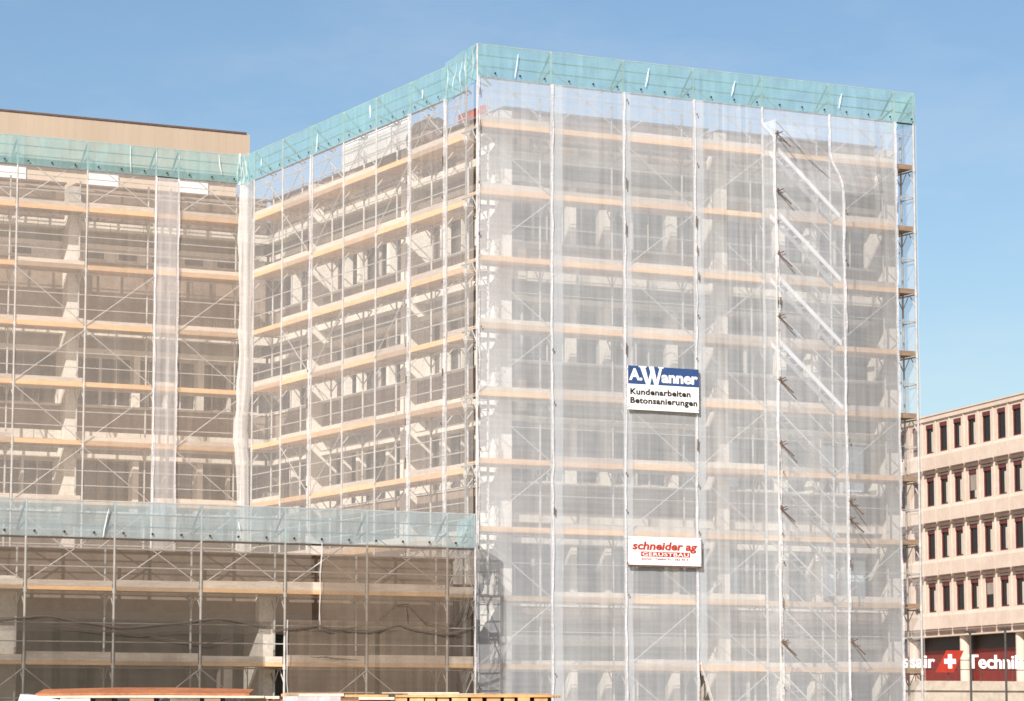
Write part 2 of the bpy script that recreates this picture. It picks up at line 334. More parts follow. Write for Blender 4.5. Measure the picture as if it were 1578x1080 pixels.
# ------------------------------------------------------------------ scaffolds
def smooth(t): t = max(0, min(1, t)); return t * t * (3 - 2 * t)
DW = 0.73
def scaffold(name, label, F, poles, levels, zt, base, brace, cons=0.30, xtop=True, skip_inner=(), stub=None, pale=0.7, narrow=1.2):
    root = empty(name, F.p(poles[0], 0, 0)); tag(root, label, 'scaffolding', 'scaffolds round the building')
    def Q(mb, nm, mt, par=root): return P(mb, nm, mt, par)
    top = levels[0]
    for i, s in enumerate(poles):
        m = MB(); m.tube(F.p(s, 0, base), F.p(s, 0, zt), 0.033, 8)
        for z in levels: m.tube(F.p(s, 0, z - 0.16), F.p(s, 0, z - 0.02), 0.048, 8); 
        Q(m, 'pole', TUBE)
        if i not in skip_inner:
            m = MB(); m.tube(F.p(s, DW, base), F.p(s, DW, top + 1.1), 0.033, 8); Q(m, 'pole', TUBE)
        for z in levels:
            if z < base + 0.3: continue
            m = MB()
            m.tube(F.p(s, 0, z - 0.12), F.p(s, DW + cons, z - 0.12), 0.026)
            if cons:
                m.tube(F.p(s, DW, z - 0.55), F.p(s, DW + cons, z - 0.14), 0.02)
            m.tube(F.p(s, 0.03, z - 0.5), F.p(s, 0.32, z - 0.14), 0.018); m.tube(F.p(s, DW - 0.03, z - 0.5), F.p(s, 0.42, z - 0.14), 0.018)
            Q(m, 'bracket', TUBE)
        # lean-back strut that carries the turquoise sheet
        m = MB(); m.tube(F.p(s, 0, zt), F.p(s, DW + 0.1, zt - 0.75), 0.03); m.tube(F.p(s, 0.0, zt - 0.55), F.p(s, DW, zt - 0.8), 0.022); Q(m, 'strut', STRU)
    for z in levels:
        if z < base + 0.3: continue
        for i in range(len(poles) - 1):
            a, b = poles[i], poles[i + 1]
            m = MB(); w = (DW + cons - 0.06) / 3
            for j in range(3):
                F.box(m, a + 0.02, b - 0.02, 0.05 + j * w, 0.05 + j * w + w - 0.015, z - 0.075, z - 0.03)
            nar = F is FR and b - a < 1; d = Q(m, 'deck', BRWN if nar else ORNG)  # narrow end bay: brown boards paint in the shade there
            h = random.random()
            m = MB(); sag = random.uniform(-0.012, 0.012)
            F.box(m, a + 0.05, b - 0.05, 0.005, 0.035, z - (0.07 if F is FF else 0.09) + sag, z + (0.03 if F is FF else 0.065) + sag); Q(m, 'toe_board', BRWN if nar else ORNG, d)
            if h < pale and not nar:
                m = MB(); F.box(m, a + 0.05, b - 0.05, 0.008 + 0.02 * h, 0.034 + 0.02 * h, z + (0.034 if F is FF else 0.069) + sag, z + 0.069 + sag + 0.12 + 0.10 * h); Q(m, 'rail_board', PALE, d)
        for dz in ((1.02,) if F is FR else (0.55, 1.05)):
            m = MB(); m.tube(F.p(poles[0], 0.035, z + dz), F.p(poles[-1], 0.035, z + dz), 0.013 if F is FR else 0.017); Q(m, 'guard_rail', TUBE)
        m = MB(); m.tube(F.p(poles[0], DW, z - 0.12), F.p(poles[-1], DW, z - 0.12), 0.02); Q(m, 'ledger', TUBE)
    for i in range(len(poles) - 1):
        a, b = poles[i], poles[i + 1]
        if b - a < narrow: continue
        for k in range(len(levels)):
            zt_, zb_ = levels[k], levels[k] - 2.0
            if zb_ < base - 1.0: continue
            if brace(i, k):
                m = MB()
                if (i + k) % 2: m.tube(F.p(a, -0.03, zb_), F.p(b, -0.03, zt_ - 0.15), 0.015)
                else: m.tube(F.p(a, -0.03, zt_ - 0.15), F.p(b, -0.03, zb_), 0.015)
                Q(m, 'brace', TUBE)
        if xtop:
            m = MB(); m.tube(F.p(a, 0.03, zt - 0.55), F.p(b, 0.03, top + 0.1), 0.017); m.tube(F.p(a, 0.06, top + 0.1), F.p(b, 0.06, zt - 0.55), 0.017); Q(m, 'cross_brace', TUBE)
    for z, mt, r in ((zt, TUBE, 0.02), (zt - 0.33, STRU, 0.017), (zt - 0.66, STRU, 0.017), (zt - 1.0, DARK, 0.03)):
        m = MB(); m.tube(F.p(poles[0] - 0.0, 0.03, z), F.p(poles[-1], 0.03, z), r); Q(m, 'top_rail', mt)
    return root

lvR = [19.10 - 2 * k for k in range(10)]
lvM = [18.85 - 2 * k for k in range(7)]
lvF = [5.09, 3.09, 1.09]
b_ = 2.48
polR = [0, b_, 2 * b_, 3 * b_, 4 * b_, 5 * b_, 6 * b_, 6 * b_ + 0.73]
polM = [0.73, 2.07, 4.62, 7.17, 9.72, 12.28, 14.83, 17.38]
polL = [-15.71, -13.23, -10.75, -8.27, -5.79, -3.31, -2.48, -0.03]
polF = [-21.5, -18.98, -16.5, -14.03, -11.55, -9.06, -6.58, -4.1, -1.6, -0.72]
scR = scaffold('scaffolding', 'tall galvanised scaffold with orange decks on the right front, behind white nets and two signs', FR, polR, lvR, 21.5, 0.0,
               lambda i, k: i in (0, 2, 3, 5) and (k < 9) and not (i == 5 and k % 2))
scM = scaffold('scaffolding', 'tall scaffold on the receding middle front, orange deck undersides in view', FM, polM, lvM, 21.2, 5.95,
               lambda i, k: i in (2, 4, 5) and k % 2 == 0, pale=0.75)
scL = scaffold('scaffolding', 'tall scaffold on the left front below the beige plant room', FL, polL, lvM, 21.2, 5.95,
               lambda i, k: (k < 6) and i in (3, 4, 6) and k > 0, pale=0.6)
scF = scaffold('scaffolding', 'low scaffold in front of the brown annex, bottom left', FF, polF, lvF, 7.4, 0.0, lambda i, k: k >= 1, pale=1.0, narrow=0.5)

for z in lvR[:-1]:
    m = MB(); m.tube((polR[-1], 0, z - 1.0), (polR[-1], 0.73, z - 1.0), 0.022); m.tube((polR[-2], 0, z - 1.0), (polR[-2], 0.73, z - 1.0), 0.022); P(m, 'transom', TUBE, scR)
m = MB()
for xx in (0.25, 0.62): m.tube((xx, 0.45, 0.2), (xx, 0.45, 20.0), 0.02)
z = 0.4
while z < 19.9: m.tube((0.25, 0.45, z), (0.62, 0.45, z), 0.014); z += 0.30
P(m, 'ladder', TUBE, scR)
# stair flights in the stair bay, tube stubs with couplers
for k in range(9):
    z1 = lvR[k] - 0.05; z0 = z1 - 1.9; y = -0.66 if k < 4 else -0.40
    m = MB()
    for yy in (y, y + 0.5):
        a_, b2 = Vector((10.08, yy, z1)), Vector((12.32, yy, z0))
        h = 0.08 if k < 4 else 0.03
        m.hexa([a_ + Vector((0, -.02, -h)), b2 + Vector((0, -.02, -h)), b2 + Vector((0, .02, -h)), a_ + Vector((0, .02, -h)),
                a_ + Vector((0, -.02, h)), b2 + Vector((0, -.02, h)), b2 + Vector((0, .02, h)), a_ + Vector((0, .02, h))])
    for t in range(1, 9):
        x = 10.02 + 2.3 * t / 9; z = z1 - 1.9 * t / 9
        m.box(x - 0.06, x + 0.06, y + 0.022, y + 0.478, z - 0.012, z + 0.008)
    P(m, 'stair_flight', ALUM if k < 4 else TUBE, scR)
    m = MB(); m.tube((10.02, y, z1 + 0.9), (12.32, y, z0 + 0.9), 0.02); P(m, 'stair_rail', TUBE, scR)
for x in (9.92, 12.4):
    m = MB(); m.tube((x, -0.74, 0), (x, -0.74, 19.7 if x < 11 else 17.9), 0.033, 8); P(m, 'pole', TUBE, scR)
for i, (x, z) in enumerate([(9.92, 19.55), (9.92, 17.75), (9.92, 15.8), (9.92, 13.85), (9.92, 11.9), (9.92, 9.95), (9.92, 7.95), (9.92, 3.9), (12.42, 8.25), (12.42, 7.7), (12.42, 3.95)]):
    m = MB(); m.tube((x - 0.02, -0.84, z), (x + 0.42, -0.98, z - 0.42), 0.021); m.tube((x - 0.03, -0.88, z - 0.03), (x + 0.20, -0.88, z + 0.06), 0.016)
    m.tube((x + 0.02, -0.86, z - 0.07), (x + 0.02, -0.86, z + 0.07), 0.032); m.tube((x, -0.74, z), (x + 0.02, -0.9, z), 0.022)
    P(m, 'tube_stub', TUBD, scR)

# ------------------------------------------------------------------ nets
def nz(a, b, c=0.0): return noise.noise(Vector((a, b, c)))
def net(label, F, s0, s1, z0, z1, d, mt, seed, bulge=0.05, wig=0.05, hem=(True, False), off=None, group='scaffold nets', nu=12, dz=0.33, ripple=0.02, hemw=0.06, gap=0.0, hole=None, hemm=None):
    m = MB(); nv = max(2, int((z1 - z0) / dz))
    def pt(u, v):
        z = z0 + (z1 - z0) * v
        s = s0 + gap + (s1 - s0 - 2 * gap) * u
        s += wig * nz(seed * 3.1 + round(u) * 17.3 * 0 + (0 if u < .5 else 9.7), z * 0.55, 1) * abs(2 * u - 1) ** 3
        lv = math.sin(math.pi * u)
        dd = d - bulge * lv * (0.55 + 0.9 * nz(seed, z * 0.35, u * 1.3)) - ripple * nz(seed + s * 6.0, z * 0.25, 3) * (0.3 + lv)
        if off: dd += off(u, z)
        return F.p(s, dd, z)
    for j in range(nv):
        for i in range(nu):
            if hole and hole((i + .5) / nu, z0 + (z1 - z0) * (j + .5) / nv): continue
            us = (i / nu, (i + 1) / nu); vs = (j / nv, (j + 1) / nv)
            q = [(us[0], vs[0]), (us[1], vs[0]), (us[1], vs[1]), (us[0], vs[1])]
            m.face([pt(*t) for t in q], [(s0 + (s1 - s0) * t[0] + seed * 7.7, z0 + (z1 - z0) * t[1] + seed * 3.3) for t in q], True)
    o = m.build('scaffold_net', mt); tag(o, label, 'net', group)
    for side in (0, 1):
        if not hem[side]: continue
        h = MB()
        n2 = nv * 2
        for j in range(n2):
            va, vb = j / n2, (j + 1) / n2
            row = []
            for v in (va, vb):
                p = pt(side, v); z = p.z
                w = hemw * (0.45 + 0.9 * abs(nz(seed * 2 + side * 5, z * 1.1, 7)) + 0.35 * abs(nz(seed, z * 4.0, 2)))
                c = 0.03 * nz(seed + 4, z * 1.7, side)
                row.append((p + F.U * (c - w) - F.N * 0.012, p + F.U * c - F.N * (0.05 + 0.03 * nz(seed, z * 2, 4)), p + F.U * (c + w * 0.6) - F.N * 0.012))
            for t in (0, 1):
                h.face([row[0][t], row[0][t + 1], row[1][t + 1], row[1][t]],
                       [(seed * 5 + t * .1, va * 20), (seed * 5 + t * .1 + .1, va * 20), (seed * 5 + t * .1 + .1, vb * 20), (seed * 5 + t * .1, vb * 20)], True)
        hm = h.build('hem', hemm or HEM); hm.parent = o
        if F is FR or F is FM:
            z = z0 + 0.6
            while z < z1 - 0.3:
                if random.random() < 0.55:
                    t = MB(); p = pt(side, (z - z0) / (z1 - z0)); L_ = random.choice((0.06, 0.06, 0.08, 0.22, 0.34))
                    q = p - F.N * 0.07 + F.U * random.uniform(-0.03, 0.05)
                    t.tube(q, q + Vector((0.01, 0, L_)), random.uniform(0.014, 0.024), 7); t.build('seam_shade_dash', TUBD, o)  # dark dashes added to stand for shaded gaps along the seam
                z += random.uniform(0.8, 1.6)
    return o

net('white net at the tall front left corner, left of the first seam', FR, 0.02, b_ + 0.35, 0, 20.5, -0.07, NETW, 1, hem=(True, False))
net('white net on the tall front, second strip, directly left of both signs', FR, b_, 2 * b_ + 0.22, 0, 20.5, -0.075, NETW, 2)
net('white net strip on the tall front that carries the two signs', FR, 2 * b_, 3 * b_ + 0.3, 3.3, 20.5, -0.08, NETW, 3)
net('lower end of the sign strip net, left of the tear', FR, 2 * b_, 3 * b_, 0, 3.35, -0.078, NETW, 9, bulge=0.03)
net('white net between the signs and the stair bay, torn open at its foot', FR, 3 * b_, 4 * b_, 0, 20.5, -0.085, NETW, 4, nu=30, dz=0.16,
    hole=lambda u, z: z < 3.25 and u < 0.34 * (3.3 - z) / 2.6 + 0.02 * nz(z * 3, 1, 1))
m = MB(); pv = None
for j in range(17):
    t = j / 16; z = 3.25 - 2.75 * t; x = 3 * b_ + 0.02 + 0.86 * t; w = 0.02 + 0.09 * t
    row = [Vector((x - w * .3, -0.12, z)), Vector((x + w * .2, -0.17 - .02 * nz(t * 5, 1), z)), Vector((x + w * .7, -0.12, z + .02)), Vector((x + w * 1.3, -0.15, z + .04)), Vector((x + w * 1.9, -0.11, z + .06))]
    if pv:
        for q in range(4): m.face([pv[q], pv[q + 1], row[q + 1], row[q]], [(q * .1, t * 3)] * 4, True)
    pv = row
tag(m.build('scaffold_net', ROLL), 'turned back white edge of the torn net at the foot of the tall front', 'net', 'scaffold nets')
stair_off = lambda u, z: -0.74 * (smooth((20.1 - z) / 0.8) * (1 - u) + smooth((19.4 - z) / 1.6) * u)
net('white net wrapped round the projecting stair bay with the slanting stair flights', FR, 4 * b_, 5 * b_, 0, 20.5, -0.07, NETW, 5, bulge=0.02, off=stair_off, hemw=0.10, wig=0.09, dz=0.25)
net('white net right of the stair bay, slanting back to the right end pole', FR, 5 * b_, 6 * b_, 0, 20.5, -0.07, NETW, 6,
    off=lambda u, z: -0.74 * smooth((19.4 - z) / 1.6) * (1 - u), hem=(True, True), hemw=0.09)
FE = Frame((6 * b_ + 0.73 + 0.06, 0.0), (0, 1), (-1, 0))
net('white net closing the narrow right end of the tall scaffold', FE, -0.05, 1.7, 0, 20.5, -0.02, NETM, 7, hem=(False, False), nu=6)
FS = Frame((4 * b_ - 0.0, -0.80), (0, 1), (1, 0))
net('thin white net on the left side of the stair bay', FS, 0.0, 0.76, 0, 20.0, 0.0, NETW, 8, bulge=0.0, hem=(False, False), nu=4)

net('thin white net on the receding front, deepest strip beside the gathered net', FM, 12.28, 18.0, 5.9, 20.2, -0.06, NETM, 11, hem=(True, False), hemw=0.08)
net('wide thin white net across the middle of the receding front', FM, 4.62, 12.28, 5.9, 20.2, -0.06, NETM, 12, hem=(True, False), nu=24, hemw=0.12)
net('thin white net on the receding front, below the dark bundle', FM, 2.07, 4.62, 5.9, 20.2, -0.06, NETM, 13, hem=(True, False), hemw=0.15)
net('narrow thin white net on the receding front next to the tall corner', FM, 0.1, 2.07, 5.9, 20.3, -0.06, NETM, 14, hem=(False, False), hemw=0.12)
net('thin net at the far left of the left front', FL, -15.71, -8.27, 5.9, 20.2, -0.06, NETL, 21, hem=(False, False), nu=24, hemw=0.05)
net('thin net on the left front around the concrete column', FL, -8.27, -5.79, 5.9, 20.2, -0.06, NETL, 22, hem=(False, False), hemw=0.05)
net('thin net on the left front between column and dense strip', FL, -5.79, -3.31, 5.9, 20.2, -0.06, NETL, 23, hem=(False, True), hemw=0.04)
net('narrow dense whitish net strip down the left front', FL, -3.31, -2.48, 5.9, 20.15, -0.10, NETS, 24, hem=(True, True), hemw=0.04, nu=8)
net('thin net on the left front between dense strip and gathered net', FL, -2.48, -0.2, 5.9, 20.2, -0.06, NETL, 25, hem=(False, False))

# gathered net hanging in the inner corner
m = MB(); n = 30; rows = []
zz = 20.3
while zz > 5.9:
    w = 0.22 + 0.05 * nz(zz * 0.8, 3, 1) + 0.03 * nz(zz * 3, 1, 1); cx = -0.02 + 0.07 * nz(zz * 0.45, 9, 2) - (0.13 * math.exp(-((zz - 11.5) / 0.9) ** 2))
    if zz < 11: w *= 0.9
    rows.append([Vector((cx + math.cos(t) * w * (1 + 0.22 * math.sin(5 * t + 0.6 * zz) + 0.14 * math.sin(9 * t - 1.1 * zz)), 18.05 + math.sin(t) * w * 0.55 * (1 + 0.2 * math.cos(4 * t)), zz)) for t in [2 * math.pi * i / n for i in range(n)]])
    zz -= 0.16
for j in range(len(rows) - 1):
    for i in range(n):
        k = (i + 1) % n
        m.face([rows[j + 1][i], rows[j + 1][k], rows[j][k], rows[j][i]], [(i * .1, -j * .16), (i * .1 + .1, -j * .16), (i * .1 + .1, -j * .16 + .16), (i * .1, -j * .16 + .16)], True)
tag(m.build('scaffold_net', ROLL), 'white net gathered into a thick hanging roll in the inner corner', 'net', 'scaffold nets')

# annex nets: pale upper haze, darker brown lower sheets with sagging, bunched upper edge
def sag(seed, amp=0.22): return lambda u, z: -0.12 * abs(nz(seed, u * 3, z))
net('thin net in front of the annex parapet, left of the second loose net', FF, -21.5, -5.8, 3.9, 6.45, -0.05, NETC, 31, hem=(False, False), nu=40, ripple=0.02)
net('brown net sheet over the annex parapet, left edge hanging free', FF, -5.55, -1.6, 4.05, 6.45, -0.08, NETB, 32, hem=(True, False), hemw=0.03, nu=20, bulge=0.1, hemm=NETS)
NETD = cloth('brown_end_net', (0.23, 0.19, 0.155), 0.38, 0.10, 0.4, 0.08, 0, 0.14)
net('dark folded brown net at the right end of the annex', FF, -1.6, -0.75, 0, 6.45, -0.09, NETD, 33, hem=(False, True), nu=14, bulge=0.12, ripple=0.06, hemw=0.05)
net('large brown-grey net along the annex ground floor, left of the parting', FF, -21.5, -7.0, 0, 4.25, -0.07, NETK, 34, hem=(False, False), nu=60, bulge=0.08, ripple=0.035,
    hole=lambda u, z: (u > 0.985 and z < 3.9) or (0.33 < u < 0.40 and z < 1.6 and z < 1.6 - (u - .33) * 8))
net('brown-grey net along the annex ground floor, right of the parting', FF, -6.55, -1.6, 0, 4.30, -0.10, NETB, 35, hem=(True, False), nu=30, bulge=0.10, ripple=0.03, hemw=0.03, hemm=NETS,
    off=lambda u, z: 0.0)
# bunched folds along the top edge of the lower nets
def rope(label, s0, s1, zf, d, r, mt, seed):
    m = MB(); n = 8; N_ = int((s1 - s0) / 0.12); prev = None
    for i in range(N_ + 1):
        s = s0 + (s1 - s0) * i / N_; rr = r * (0.5 + 0.9 * abs(nz(s * 0.9, seed, 1)) + 0.25 * nz(s * 4, seed, 2)); z = zf(s)
        ring = [FF.p(s, d - math.cos(t) * rr * 0.7, z + math.sin(t) * rr) for t in [2 * math.pi * k / n for k in range(n)]]
        if prev:
            for k in range(n): m.face([prev[k], ring[k], ring[(k + 1) % n], prev[(k + 1) % n]], [(s, .1 * k), (s + .12, .1 * k), (s + .12, .1 * k + .1), (s, .1 * k + .1)], True)
        prev = ring
    o = m.build('scaffold_net', mt); tag(o, label, 'net', 'scaffold nets'); return o
FOLD = cloth('folded_brown_net', (0.16, 0.13, 0.105), 0.50, 0.3, 0.3, 0.2, 0, 0.3)
NETG = 0
rope('long bunched fold of net sagging along the left of the annex', -21.5, -7.2, lambda s: 4.15 + 0.12 * math.sin(s * 1.27) + 0.08 * nz(s, 1, 1), -0.1, 0.045, FOLD, 1)
rope('bunched fold of brown net sagging in arcs at the right of the annex', -7.0, -0.8, lambda s: 4.2 - 0.22 * abs(math.sin(s * 1.27 + 0.9)) + 0.08 * nz(s, 4, 1), -0.14, 0.06, FOLD, 2)
def crease(parent_o, pts, r, seed):
    m = MB(); n = 6; prev = None; P_ = [Vector(p) for p in pts]; N_ = 16
    for i in range(N_ + 1):
        t = i / N_ * (len(P_) - 1); k = min(int(t), len(P_) - 2); f = t - k; c = P_[k].lerp(P_[k + 1], f)
        rr = r * math.sin(math.pi * (0.06 + 0.88 * i / N_)) * (0.7 + 0.8 * abs(nz(i * .5, seed)))
        rr *= 1.5; c = FF.p(c.x + 0.03 * nz(i * .4, seed, 3), c.y, c.z + 0.03 * nz(i * .3, seed, 5))
        ring = [c + Vector((math.cos(a) * rr, -math.sin(a) * rr * .6, math.sin(a + .6) * rr)) for a in [2 * math.pi * q / n for q in range(n)]]
        if prev:
            for q in range(n): m.face([prev[q], ring[q], ring[(q + 1) % n], prev[(q + 1) % n]], [(i * .1, q * .1)] * 4, True)
        prev = ring
    m.build('crease', FOLD, parent_o)
for o in list(COL.objects):
    lab = o.get('label', '')
    if lab.startswith('dark folded brown net'):
        for q, (x0, z0, x1, z1) in enumerate([(-1.55, 4.15, -1.15, 5.2), (-1.35, 4.2, -0.98, 5.1), (-1.15, 4.3, -0.82, 4.95), (-1.6, 3.95, -0.8, 4.2), (-1.5, 1.4, -0.85, 1.75)]):
            crease(o, [(x0, -0.2, z0), ((x0 + x1) / 2 + .06, -0.22, (z0 + z1) / 2 - .08), (x1, -0.2, z1)], 0.035, q)
    if lab.startswith('brown-grey net along the annex ground floor, right'):
        for q, pts in enumerate([[(-3.9, 4.25), (-3.3, 4.75), (-2.9, 4.8), (-2.4, 4.3), (-1.7, 4.15)], [(-3.0, 4.8), (-2.95, 4.3)], [(-6.2, 4.1), (-5.2, 4.0), (-4.3, 4.15)], [(-5.5, 1.0), (-3.5, 1.35), (-1.7, 1.6)], [(-4.6, 0.9), (-3.0, 1.1), (-1.7, 1.3)], [(-5.9, 3.3), (-4.4, 3.2)]]):
            crease(o, [(x, -0.19, z) for x, z in pts], 0.022, q + 9)
    if lab.startswith('large brown-grey net'):
        for q, pts in enumerate([[(-14.3, 2.0), (-13.2, 1.5), (-12.2, 1.25)], [(-13.9, 4.1), (-11, 3.85), (-9, 4.0)], [(-16, 2.6), (-14.5, 2.0), (-14.2, 1.2)], [(-11.3, 3.9), (-9.0, 3.6), (-7.2, 4.0)]]):
            crease(o, [(x, -0.19, z) for x, z in pts], 0.022, q + 19)

# ------------------------------------------------------------------ turquoise sheets along the scaffold tops
def teal(label, F, s0, s1, z0, z1, seed, d=-0.05, eye0=0.55, step=0.83, lean=0.0, mt=None):
    m = MB(); nu = max(8, int((s1 - s0) / 0.14)); nv = 8
    def pt(i, j):
        s = s0 + (s1 - s0) * i / nu; v = j / nv
        dd = d + lean * v + 0.035 * nz(s * 1.6, v * 2, seed) + 0.02 * nz(s * 5, v * 1.0, seed + 3)
        z = z0 + (z1 - z0) * v + (0.02 * nz(s * 1.1, seed, v))
        return F.p(s, dd, z), (s, z)
    for i in range(nu):
        for j in range(nv):
            q = [pt(i, j), pt(i + 1, j), pt(i + 1, j + 1), pt(i, j + 1)]
            m.face([t[0] for t in q], [t[1] for t in q], True)
    o = m.build('edge_sheet', mt or TEAL); tag(o, label, 'plastic sheet', 'turquoise sheets along the scaffold tops')
    s = s0 + eye0; e0 = None
    while s < s1 - 0.05:
        m = MB(); c = F.p(s, d - 0.05, z0 + 0.13); rr = 0.037
        m.tube(c, c - F.N * 0.008, rr, 8); m.build('eyelet', DARK, o)
        s += step
    s = s0 + 0.9 + (seed * 0.37) % 1.0
    while s < s1 - 0.3:
        m = MB(); ns = 9; tilt = random.uniform(-0.25, 0.25); v0 = random.uniform(0, 0.4); v1 = random.uniform(0.55, 1.0); ww_ = random.uniform(0.008, 0.03)
        for j in range(ns):
            r2 = []
            for jj in (j, j + 1):
                v = v0 + (v1 - v0) * jj / ns; w = ww_ * math.sin(math.pi * (0.08 + 0.9 * jj / ns)) + 0.003; cx = s + tilt * (v - .5) + 0.03 * nz(v * 3, s, 1); z = z0 + (z1 - z0) * v
                r2.append([F.p(cx - w, d - 0.045, z), F.p(cx, d - 0.075, z), F.p(cx + w, d - 0.045, z)])
            for t in (0, 1): m.face([r2[0][t], r2[0][t + 1], r2[1][t + 1], r2[1][t]], [(s + t * .05, j * .1), (s + t * .05 + .05, j * .1), (s + t * .05 + .05, j * .1 + .1), (s + t * .05, j * .1 + .1)], True)
        m.build('crease', CREA, o)
        s += random.uniform(2.5, 8.0)
    return o
teal('turquoise sheet along the top of the tall right front', FR, 0.0, polR[-1] + 0.04, 20.5, 21.5, 1)
teal('turquoise sheet rising along the top of the receding front', FM, 1.9, 17.9, 20.2, 21.2, 2)
teal('turquoise sheet along the top of the left front below the plant room', FL, -15.7, -0.3, 20.2, 21.2, 3, eye0=0.3)
teal('turquoise sheet along the top of the low annex scaffold', FF, -21.5, -0.74, 6.42, 7.4, 4, eye0=0.2, mt=TEAF)
FE2 = Frame((polR[-1] + 0.05, 0.0), (0, 1), (-1, 0))
teal('short turquoise sheet folded round the right end of the tall front', FE2, 0.0, 1.6, 20.5, 21.5, 6, d=0)
# crumpled corner flaps
def flap(label, pts, seed, amp=0.08):
    m = MB(); n = 12; A, B, C_, D = [Vector(p) for p in pts]
    def q(u, v):
        p = (A * (1 - u) + B * u) * (1 - v) + (D * (1 - u) + C_ * u) * v
        return p + Vector((nz(u * 4, v * 2, seed), nz(u * 3 + 5, v * 2, seed), 0.5 * nz(u * 3, v * 3, seed + 2))) * amp + Vector((-.08, -.05, 0)) * math.sin(u * math.pi * 3) * amp * 8 * 0.3
    for i in range(n):
        for j in range(n):
            u0, u1, v0, v1 = i / n, (i + 1) / n, j / n, (j + 1) / n
            m.face([q(u0, v0), q(u1, v0), q(u1, v1), q(u0, v1)], [(u0, v0), (u1, v0), (u1, v1), (u0, v1)], True)
    o = m.build('edge_sheet', TEAL)
    for k in range(5):
        cm = MB(); u = 0.12 + 0.19 * k + 0.05 * nz(k, seed); pv = None
        for j in range(11):
            v = 0.05 + 0.9 * j / 10; c = q(min(1, max(0, u + 0.07 * (v - .5) * ((k % 3) - 1))), v) + Vector((-.03, -.03, 0)); w = 0.006 + 0.028 * math.sin(math.pi * (j + .3) / 10.6) * (0.5 + abs(nz(k, j * .5, seed)))
            row = [c + Vector((-w, w * .3, 0)), c + Vector((-.02, -.025, 0)), c + Vector((w, -w * .3, 0))]
            if pv:
                for t in (0, 1): cm.face([pv[t], pv[t + 1], row[t + 1], row[t]], [(k, v)] * 4, True)
            pv = row
        cm.build('crease', CREA, o)
    tag(o, label, 'plastic sheet', 'turquoise sheets along the scaffold tops')
flap('crumpled turquoise flap wrapped round the tall front corner', [(-0.10, 1.95, 20.0), (-0.08, -0.06, 20.35), (-0.06, -0.05, 21.5), (-0.10, 1.95, 21.3)], 1, 0.12)
flap('crumpled turquoise flap in the inner corner above the gathered net', [(-0.35, 18.12, 20.15), (-0.04, 17.7, 20.1), (-0.04, 17.7, 21.2), (-0.35, 18.12, 21.2)], 2, 0.10)
flap('loose turquoise flap at the right end of the annex sheet', [(-0.74, -1.4, 6.4), (-0.72, -0.2, 6.5), (-0.72, -0.2, 7.2), (-0.74, -1.4, 7.4)], 3, 0.10)

# loose things on the receding front's top deck
m = MB()
for k in range(5): m.box(0.85, 0.89, 6.7 + k * 1.02, 6.7 + k * 1.02 + 1.0, 19.6, 20.55)
tag(m.build('white_board', SWHT), 'white boards fixed behind the rail on the top deck of the receding front', 'board')
m = MB(); n = 16; ring = []
for j in range(9):
    y = 3.95 + j * 0.3; rr = 0.48 * math.sin(math.pi * (j + 0.7) / 9.4) ** 0.5
    ring.append([Vector((0.75 + math.cos(t) * rr * 0.5 * (1 + .25 * nz(j, t, 2)), y, 19.75 + 0.14 * nz(j * .8, 2, 5) + math.sin(t) * rr * (1 + .3 * nz(j * 2, t * 2, 1)))) for t in [2 * math.pi * i / n for i in range(n)]])
for j in range(8):
    for i in range(n): m.face([ring[j][i], ring[j][(i + 1) % n], ring[j + 1][(i + 1) % n], ring[j + 1][i]], smooth=True)
m.face(ring[0][::-1]); m.face(ring[-1])
tag(m.build('net_bundle', NBND), 'dark brown bundle of netting on the top deck near the tall corner', 'bundle')
m = MB(); m.box(0.5, 0.54, 0.5, 2.3, 19.55, 19.8)
tag(m.build('red_board', SRED), 'red board on the top deck at the tall corner', 'board')

# ------------------------------------------------------------------ writing
def text_mesh(body, bold=0.0, shear=0.0, space=1.0):
    cu = bpy.data.curves.new('t', 'FONT'); cu.body = body; cu.size = 1; cu.offset = bold; cu.shear = shear; cu.space_character = space; cu.extrude = 0.0
    cu.resolution_u = 3
    o = bpy.data.objects.new('t', cu); COL.objects.link(o)
    dg = bpy.context.evaluated_depsgraph_get(); dg.update()
    me = bpy.data.meshes.new_from_object(o.evaluated_get(dg)); bpy.data.objects.remove(o)
    return me
def text(name, body, mt, parent, x0, x1, zbase, height, y, bold=0.03, shear=0.0, space=1.0, capref='H', thick=0.006):
    """Lettering lying in a front-parallel plane: spans x0..x1, capitals `height` tall on the line zbase."""
    me = text_mesh(body, bold, shear, space); cap = text_mesh(capref, bold)
    hz = max(v.co.y for v in cap.vertices); bz = min(v.co.y for v in cap.vertices)
    xs = [v.co.x for v in me.vertices]; k = (x1 - x0) / (max(xs) - min(xs)); kz = height / (hz - bz); mn = min(xs)
    mb = MB()
    co = [(x0 + (v.co.x - mn) * k, zbase + (v.co.y - bz) * kz) for v in me.vertices]
    from collections import Counter
    ed = Counter()
    for p in me.polygons:
        ids = list(p.vertices)
        if p.normal.z < 0: ids.reverse()
        mb.face([(co[i][0], y, co[i][1]) for i in ids])
        for i in range(len(ids)): ed[tuple(sorted((ids[i], ids[(i + 1) % len(ids)])))] += 1
    for (i, j), c in ed.items():
        if c == 1: mb.face([(co[i][0], y, co[i][1]), (co[j][0], y, co[j][1]), (co[j][0], y + thick, co[j][1]), (co[i][0], y + thick, co[i][1])])
    return P(mb, name, mt, parent)
def poly(mb, pts, y, th=0.006):
    mb.face([(x, y, z) for x, z in pts])
    n = len(pts)
    for i in range(n):
        (xa, za), (xb, zb) = pts[i], pts[(i + 1) % n]
        mb.face([(xa, y, za), (xb, y, zb), (xb, y + th, zb), (xa, y + th, za)])

